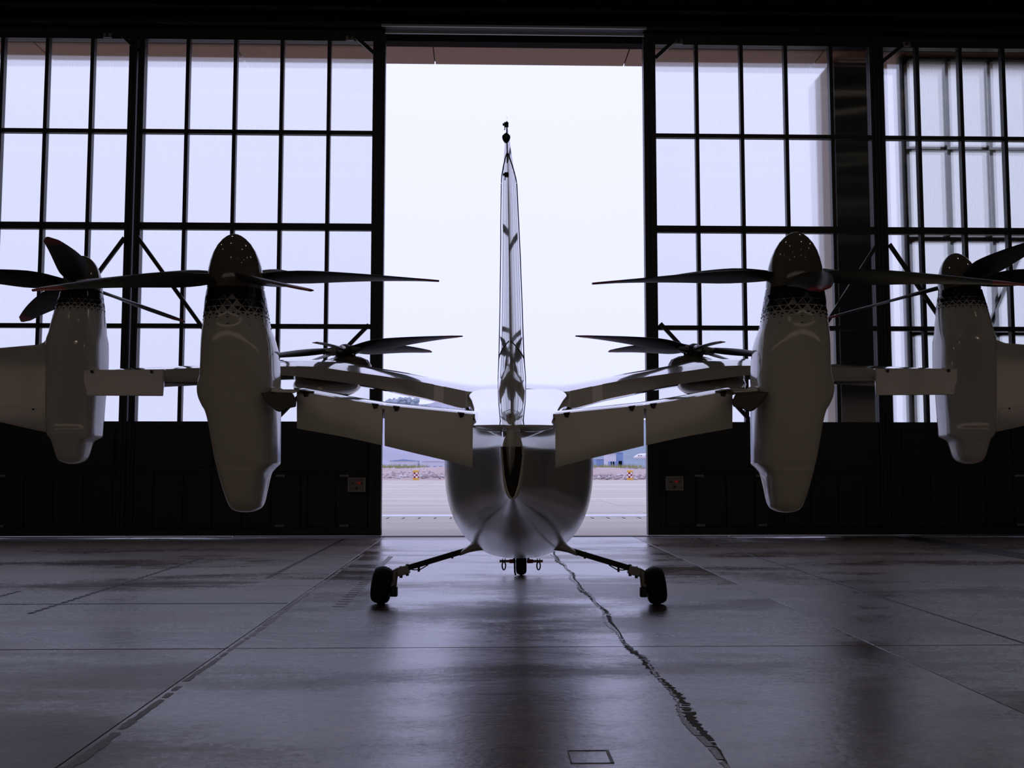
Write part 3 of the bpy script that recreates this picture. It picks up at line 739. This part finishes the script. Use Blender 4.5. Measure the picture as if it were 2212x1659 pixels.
# ---- wing
WT = [ # px, crest, band top, band bottom
 (1121, 826, 838, 846), (1060, 829, 842, 850), (1030, 831, 846, 862), (1006, 829.5, 845, 881), (969, 824, 837.5, 874), (925, 816, 828.5, 861.5), (871, 806, 819.5, 850.5),
 (795, 794, 808.5, 834), (734, 783.5, 800, 825), (690, 778.5, 793.5, 819.5), (640, 777, 791.5, 813), (600, 777, 791.5, 811), (520, 780.5, 793, 812), (445, 786.5, 795, 814),
 (353, 790.5, 797.5, 816), (260, 795, 799, 817), (185, 799, 801, 819)]
wrows = smooth_rows(WT, 4)
def wing_sec(r, f0=0):
    px, c, bt, bb = r
    C = L(px, c, 0.0); T = L(px, bt, -.5); B = L(px, bb, -.502); x = T.x
    zc, zt, zb = C.z, T.z, B.z
    return [Vector(v) for v in ((x, -.502, zb), (x, -.50, zt), (x, -.36, zt+.29*(zc-zt)+.002), (x, -.2, zt+.62*(zc-zt)+.004), (x, 0, zc), (x, .2, zc+.002), (x, .38, zc-.02), (x, .52, zc-.06), (x, .58, zc-.11),
            (x, .52, zc-.16), (x, .3, zb+.02), (x, 0, zb+.015), (x, -.3, zb+.02), (x, -.5, zb+.015))]
def wing_side(mir):
    mk = (lambda b: b.mirror()) if mir else (lambda b: b)
    wg = mk(MB().loft([wing_sec(r) for r in wrows])).build('wing', M['paint3'], air, smooth=40)
    def flap(p1, p0):
        rr = [r for r in wrows if p0 <= r[0] <= p1]
        rings = []
        for r in rr:
            s = wing_sec(r); o = Vector((0, -.012, 0))
            rings.append([s[0]+o+Vector((0, 0, -.002)), s[1]+o+Vector((0, 0, .002)), s[1]+Vector((0, .06, .001)), s[0]+Vector((0, .05, .012))])
        return mk(MB().loft(rings)).build('flap', M['paint2'], wg, smooth=30)
    flap(944, 640); flap(1006, 949); flap(596, 357)
    # drooped aileron next to the tip nacelle
    q = [(353.5, 797.5), (352, 855.5), (180, 854.5), (180, 799)]
    f1 = [L(a, b, -.66) for a, b in q]; f2 = [v+Vector((0, .07 if i in (0, 3) else .012, 0)) for i, v in enumerate(f1)]
    al = mk(MB().plate(f1, f2)).build('aileron', M['paint2'], wg, smooth=0, bevel=.006)
    q = [(356, 814), (356, 825), (447, 825), (447, 814)]
    mk(MB().plate([L(a, b, -.60) for a, b in q], [L(a, b, -.3) for a, b in q])).build('flap_shroud', M['alloy'], wg, smooth=0)
    for px in (198, 327):
        h = L(px, 801, -.68); mk(MB().box(h.x-.008, h.x+.006, h.y-.01, h.y+.03, h.z-.022, h.z+.005)).build('hinge_arm', M['blackmetal'], wg, smooth=0)
    return wg
wings = [wing_side(False), wing_side(True)]

# ---- propellers
def blade_mesh(hand=1):
    n = 14; rings = []
    for i in range(n+1):
        u = i/n; r = .15+1.30*u
        c = (.10+.17*math.sin(min(1, u/.32)*math.pi/2)) if u < .32 else .27*(1-.62*((u-.32)/.68)**1.5)
        if u > .93: c *= math.sqrt(max(.02, 1-((u-.93)/.075)**2))
        beta = R(30-24*u**.8); th = .018*(1-.75*u)+.003
        sw = -.05*u+.19*u**2.6; dz = .01-.03*u**3
        ring = []
        for k in range(12):
            a = 2*math.pi*k/12; yy = (.5*math.cos(a))*c + (sw-.3)*0 + hand*0
            zz = th*math.sin(a)*(1 if math.cos(a) > -.5 else .6)
            yy2 = yy-sw*.45
            ring.append(Vector((r, hand*(yy2*math.cos(beta)-zz*math.sin(beta)*0) , dz+yy2*math.sin(beta)+zz)))
        rings.append(ring)
    b = MB(); b.loft(rings[:13], cap1=False); b.mi = 1; b.loft(rings[12:], cap0=False); return b
BL = {}
for hand in (1, -1):
    o = blade_mesh(hand).build('blade', [M['carbon'], M['red']], smooth=50); BL[hand] = o.data; bpy.data.objects.remove(o)
def propeller(pos, lean, roll, phi0, hand, spinner=True, z0=0.0):
    hub = MB()
    if spinner: hub.lathe([(.19, 0), (.19, .012), (.10, .015), (.10, .12), (.0, .12)], 32)
    else:
        hub.lathe([(.07, -.13), (.09, -.10), (.08, -.04), (.11, -.03), (.11, .03), (.07, .05), (.03, .07), (.0, .07)], 20)
        hub.lathe([(.13, -.16), (.15, -.13), (.10, -.11)], 20)
        for k in range(5):
            a = R(phi0+72*k+30); hub.tube([(.09*math.cos(a), .09*math.sin(a), -.10), (.13*math.cos(a+.3), .13*math.sin(a+.3), .0)], .012, 6)
    pr = hub.build('propeller', M['blackmetal'], air)
    pr.matrix_local = Matrix.Translation(pos) @ Matrix.Rotation(R(roll), 4, 'Y') @ Matrix.Rotation(R(lean), 4, 'X')
    if spinner:
        MB().lathe([(.198, .004), (.1965, .05), (.192, .10), (.182, .16), (.167, .215), (.145, .27), (.115, .32), (.08, .358), (.05, .38), (.025, .391), (.0, .395)], 40).build('spinner', M['spin'], pr)
    for k in range(5):
        b = bpy.data.objects.new('blade', BL[hand]); COL.objects.link(b); b.parent = pr
        b.location = (0, 0, .075 if spinner else 0); b.rotation_euler = (0, 0, R(phi0+72*k))
        if not spinner:
            a = 0
            c = MB().tube([(.05, 0, 0), (.14, 0, 0), (.22, 0, .002)], [.045, .05, .035], 10).build('blade_cuff', M['metal'], pr)
            c.rotation_euler = (0, 0, R(phi0+72*k))
    return pr

# ---- nacelles: lofted pods with a dark collar and a printed field of triangles
def nac_sampler(tab, ly0, lean=0, zm=0):
    rows = []
    for r in tab:
        py, l, rr, e, hd = r
        ly = ly0-(L(l, py, ly0).z-zm)*math.tan(R(lean))
        a, b = L(l, py, ly), L(rr, py, ly); rows.append(((a.x+b.x)/2, a.z, (b.x-a.x)/2, e, hd, ly))
    return rows
def nac_ring(r, n=48):
    cx, z, hw, e, hd, ly = r; hw *= 1-.006*max(0, min(1, e-3.4))
    return [Vector((cx+hw*spow(math.cos(t), 2/e), ly+hd*spow(math.sin(t), 2/e), z)) for t in (2*math.pi*k/n for k in range(n))]
def nacelle(tab, ly0, mir, ncol, rows_px, lean, zm):
    mk = (lambda b: b.mirror()) if mir else (lambda b: b)
    rows = nac_sampler(tab, ly0, lean, zm)
    nc = mk(MB().loft([nac_ring(r) for r in smooth_rows(rows, 3)])).build('nacelle', M['paint'], air, smooth=40)
    zt = [(-r[1], r[0], r[2], r[3], r[4], r[5]) for r in rows]; ly = rows[0][5]
    def surf(a, z, off):
        cx, hw, e, hd, ly = lerp_tab(zt, -z)
        p = Vector((cx+(hw+off)*spow(math.cos(a), 2/e), ly+(hd+off)*spow(math.sin(a), 2/e), z)); return p
    zs = [rows[0][1]+(L(500, py, ly).z-L(500, tab[0][0], ly).z) for py in rows_px]
    # collar
    n = 48
    mk(MB().loft([[surf(2*math.pi*k/n, z, .0025) for k in range(n)] for z in (zs[0]+.001, (zs[0]+zs[1])/2, zs[1])], cap0=False, cap1=False)).build('dark_collar', M['navy'], nc)
    # triangles
    b = MB(); N = ncol; fill = [.94, .88, .70, .42, .25, .17]
    for i in range(len(zs)-2):
        za, zb = zs[i+1], zs[i+2]; f = fill[i]; stp = 2*math.pi/N
        for k in range(N):
            for up in (0, 1):
                if i >= 3 and up == (i % 2) and i > 3: continue
                if i >= 5 and k % 2: continue
                c0 = (k+.5*(i % 2))*stp+(stp/2 if up else 0)
                tri = [(-.5, 0), (.5, 0), (0, 1)] if not up else [(-.5, 1), (.5, 1), (0, 0)]
                g = (0, .333) if not up else (0, .667)
                pts = []
                for tx, ty in tri:
                    tx, ty = g[0]+(tx-g[0])*f, g[1]+(ty-g[1])*f
                    pts.append((c0+tx*stp, zb+(za-zb)*ty))
                vs = [surf(a_, z_, .0035) for a_, z_ in pts]+[surf(a_, z_, .0) for a_, z_ in pts]
                b.add(vs, [(0, 1, 2), (0, 3, 4, 1), (1, 4, 5, 2), (2, 5, 3, 0)])
    tag(mk(b).build('triangle_print', M['navy'], nc, smooth=0), kind='stuff')
    return nc
TAILTAB = [(628, 449.6, 570, 2, .198), (645, 446.5, 573, 2, .21), (660, 445.5, 575, 2.05, .22), (671, 445, 576.5, 2.1, .225), (690, 444, 579, 2.3, .235), (711, 443, 583, 2.6, .24), (730, 443, 589, 3.1, .25),
 (760, 444, 595, 3.8, .26), (800, 444.5, 597.5, 4.6, .26), (815, 443.5, 598, 4.6, .26), (830, 439, 598, 4.6, .26), (845, 437.7, 598, 4.6, .26), (860, 440, 598, 4.6, .26), (878, 448, 598, 4.6, .26), (890, 455, 598, 4.6, .26),
 (914, 461.6, 598, 4.6, .26), (960, 469, 598, 4.6, .25), (993, 475, 598, 4.6, .24), (1002, 477, 597.5, 4.6, .235), (1009, 479, 591, 4.6, .23), (1017, 481, 583, 4.6, .23), (1026, 483, 578, 4.6, .22), (1057, 489.4, 572.5, 3.6, .20),
 (1080, 496, 569, 3.2, .18), (1093, 500.5, 565, 3, .15), (1100, 506, 559, 2.8, .12), (1104.5, 516, 549, 2.5, .08), (1106, 524, 541, 2.2, .04)]
TIPTAB = [(634, 133, 219.4, 2, .195), (648, 129, 221, 2, .205), (669, 123, 223, 2.1, .215), (690, 118, 224, 2.3, .225), (703, 115.5, 224.5, 2.5, .23), (723, 112, 224.5, 2.8, .235), (745, 111, 224.5, 4.2, .24),
 (797, 111, 224, 4.2, .24), (830, 111, 221, 4.2, .24), (855, 111, 218, 4.2, .24), (912, 111, 214, 4.2, .23), (930, 111.4, 213, 4.2, .22), (938, 112.5, 212.5, 4.2, .22), (944, 116, 211, 4.2, .21), (949, 119, 202, 3.4, .21),
 (954, 121, 195, 3.4, .20), (965, 123.5, 191, 3.2, .19), (985, 128.5, 186, 3, .17), (995, 133, 180, 2.8, .13), (1000, 143, 170, 2.5, .09), (1002, 150, 163, 2.2, .05)]
TLY, WLY = -3.27, -.40
for mir in (False, True):
    s = -1 if mir else 1
    nacelle(TAILTAB, TLY, mir, 22, [628, 643.5, 655.5, 669, 681, 690, 699, 711], 10, 1.95)
    ly = TLY-(L(510, 628, TLY).z-1.95)*math.tan(R(10)); base = L(510, 628, ly); base.x *= s
    propeller(base+Vector((0, 0, .004)), 12, 0, 12 if not mir else 48, -1 if not mir else 1)
    nacelle(TIPTAB, WLY, mir, 22, [634, 644, 652, 661, 669, 675, 681, 689], -8, 2.4)
    ly = WLY+(L(177, 634, WLY).z-2.4)*math.tan(R(8)); base = L(177, 634, ly); base.x *= s
    propeller(base+Vector((0, 0, .0)), -8, -3, 68 if not mir else 64, 1 if not mir else -1)
    mk = (lambda b: b.mirror()) if mir else (lambda b: b)
    # upright outer wing panel carried by the tip nacelle
    ol = [(118, 700), (114.5, 716), (110, 727), (101, 737), (81, 744.5), (40, 748), (-40, 755), (-150, 775), (-190, 800), (-195, 840), (-180, 868), (-90, 892), (0, 912), (67, 927), (100, 934), (120, 946), (150, 930), (150, 700)]
    f1 = [L(a, b, WLY-.10) for a, b in ol]; f2 = [L(a, b, WLY+.10) for a, b in ol]
    wl = mk(MB().plate(f1, f2)).build('outer_wing_panel', M['paint'], air, smooth=30, bevel=.02)
    q = [(-95, 868), (93, 883.5), (93.5, 929), (-95, 890)]
    mk(MB().plate([L(a, b, WLY-.108) for a, b in q], [L(a, b, WLY-.05) for a, b in q])).build('elevon', M['paint2'], wl, smooth=0, bevel=.003)
    h = L(72, 883, WLY-.11); h.x *= s
    MB().box(h.x-.006, h.x+.006, h.y-.012, h.y+.02, h.z-.014, h.z+.002).build('hinge_arm', M['blackmetal'], wl, smooth=0)
    # mid-wing pod with bare hub
    pod = [(-.40, 690, 840, .03, .02), (-.1, 700, 838, .26, .07), (.3, 706, 832, .36, .14), (.8, 716, 822, .33, .18), (1.2, 732, 808, .26, .19), (1.45, 744, 802, .17, .17), (1.65, 746, 802, .05, .06)]
    rings = []
    for ly, px, py, hw, hh in smooth_rows(pod, 3):
        c = L(px, py, ly); rings.append([Vector((c.x+hw*math.cos(t), ly, c.z+hh*math.sin(t))) for t in (2*math.pi*k/28 for k in range(28))])
    pd = mk(MB().loft(rings)).build('wing_pod', M['paint'], air, smooth=50)
    hp = L(745, 757, 1.2); b0 = L(757, 800, 1.15)
    dm = MB().lathe([(.24, 0), (.235, .06), (.20, .115), (.12, .15), (.0, .16)], 28, Matrix.Translation(b0))
    mk(dm).build('motor_cowl', M['spin'], pd)
    mk(MB().tube([b0+Vector((0, 0, .1)), hp+Vector((0, 0, -.05))], [.09, .05], 12)).build('motor_shaft', M['blackmetal'], pd)
    hp.x *= s
    propeller(hp, 2, -6*s, 50 if not mir else 58, -1 if not mir else 1, spinner=False)

# ---- landing gear
def tyre_mesh(rad, hw, rimr):
    prof = []; rc = rimr+(rad-rimr)*.26; e = 2/2.35
    for k in range(33):
        t = -math.pi*.80+math.pi*1.6*k/32
        rr = rc+(rad-rc)*spow(math.cos(t), e)
        if k in (12, 14, 18, 20): rr -= .006
        prof.append((rr, hw*spow(math.sin(t), e)))
    return prof
def main_gear(mir):
    mk = (lambda b: b.mirror()) if mir else (lambda b: b); s = -1 if mir else 1
    A, B = L(1003, 1190, 0), L(884, 1229.5, 0); B2 = L(858, 1236, 0)
    g = mk(MB().bar(A, L(856, 1234, 0), .055, .045)).build('main_gear', M['blackmetal'], air, smooth=0, bevel=.006)
    # fairing at the body
    rings = []
    for px, py, a, b in ((1060, 1160, .13, .17), (1036, 1172, .085, .14), (1018, 1181.5, .055, .11), (1007, 1188, .042, .09), (996, 1193.5, .034, .08)):
        c = L(px, py, 0); rings.append([Vector((c.x+.35*a*math.sin(t), b*math.cos(t), c.z+a*math.sin(t))) for t in (2*math.pi*k/20 for k in range(20))])
    mk(MB().loft(rings)).build('leg_fairing', M['paint'], g, smooth=50)
    # clamp block and the forged fork down to the axle
    d = (B2-B).normalized(); nrm = Vector((-d.z, 0, d.x))
    mk(MB().bar(B+Vector((0, 0, .002)), B2, .085, .11)).build('clamp_block', M['alloy'], g, smooth=0, bevel=.01)
    mk(MB().tube([L(862, 1231, -.02), L(853.5, 1236, -.02), L(852, 1247, -.02), L(849.5, 1262, -.02), L(844, 1272, -.02)], [.03, .036, .033, .038, .045], 12)).build('axle_fork', M['alloy'], g, smooth=50)
    for px in (880, 866.5):
        for dy in (-9.5, 9.5):
            c = L(px, 1231+(880-px)*.33+dy, 0)
            mk(MB().bar(c+Vector((0, 0, -.014)), c+Vector((0, 0, .014)), .028, .05)).build('clamp_bolt', M['blackmetal'], g, smooth=0)
    mk(MB().tube([L(925, 1220, -.03), L(908, 1230, -.03), L(895, 1231, -.03), L(884, 1229, -.03)], .006, 6)).build('brake_hose', M['blackmetal'], g)
    for px, py in ((977.5, 1198.5), (905.5, 1227)):
        c = L(px, py, 0); mk(MB().bar(c+Vector((0, -.03, -.032)), c+Vector((0, -.03, .035)), .02, .06)).build('hose_clip', M['blackmetal'], g, smooth=0)
    # wheel, leaning slightly inwards
    W = L(825, 1259, 0); W.z = .183
    Mx = Matrix.Translation(W) @ Matrix.Rotation(R(7), 4, 'Y') @ Matrix.Rotation(R(90), 4, 'Y')
    mk(MB().lathe(tyre_mesh(.188, .093, .095), 44, Mx)).build('tyre', M['rubber'], g, smooth=50)
    mk(MB().lathe([(.0, -.06), (.09, -.06), (.105, -.075), (.105, .075), (.09, .06), (.05, .065), (.05, .10), (.0, .10)], 32, Mx)).build('wheel_rim', M['alloy'], g)
    bd = MB().lathe([(.0, .105), (.085, .105), (.085, .118), (.0, .118)], 32, Mx)
    for k in range(14):
        a = 2*math.pi*k/14; c = Mx @ Vector((.088*math.cos(a), .088*math.sin(a), .11)); e = Mx @ Vector((.10*math.cos(a), .10*math.sin(a), .11)); bd.bar(c, e, .016, .02)
    mk(bd).build('brake_disc', M['metal'], g)
    c = Mx @ Vector((.02, -.06, .13)); mk(MB().box(c.x-.03, c.x+.04, c.y-.05, c.y+.03, c.z-.07, c.z+.03)).build('brake_caliper', M['blackmetal'], g, smooth=0, bevel=.01)
main_gear(False); main_gear(True)
# nose gear with steering bar
NW = L(1126, 1240, 2.9); nx = NW.x
ng = MB().tube([(nx, 2.9, .17), (nx, 2.95, .55)], .04, 12).build('nose_gear', M['blackmetal'], air)
Mx = Matrix.Translation((nx, 2.9, .165)) @ Matrix.Rotation(R(90), 4, 'Y')
MB().lathe(tyre_mesh(.168, .068, .08), 40, Mx).build('tyre', M['rubber'], ng, smooth=50)
MB().lathe([(.0, -.05), (.085, -.06), (.085, .06), (.0, .05)], 28, Mx).build('wheel_rim', M['alloy'], ng)
bz = L(1126, 1212, 2.85).z
for s in (-1, 1):
    MB().bar((nx+s*.07, 2.85, bz), (nx+s*.275, 2.85, bz), .034, .03).build('tow_arm', M['metal'], ng, smooth=0)
    MB().bar((nx+s*.085, 2.84, bz), (nx+s*.15, 2.84, bz), .05, .04).build('tow_pin', M['redpart'], ng, smooth=0)
    MB().bar((nx+s*.09, 2.9, bz-.03), (nx+s*.09, 2.9, bz+.10), .03, .05).build('fork_leg', M['blackmetal'], ng, smooth=0)
    for dx in (.205, .235):
        MB().bar((nx+s*dx, 2.84, bz-.02), (nx+s*dx, 2.84, bz+.036), .01, .03).build('clip', M['blackmetal'], ng, smooth=0)
    pts = [(nx+s*.22+.022*math.cos(a), 2.84, bz-.055+.045*math.sin(a)*(1 if math.sin(a) > 0 else 1.2)) for a in (2*math.pi*k/16 for k in range(17))]
    MB().tube(pts, .009, 6).build('shackle', M['blackmetal'], ng)
MB().tube([(nx-.085, 2.78, bz+.05), (nx-.08, 2.75, .05), (nx-.07, 2.76, .01)], .012, 6).build('ground_strap', M['blackmetal'], ng)
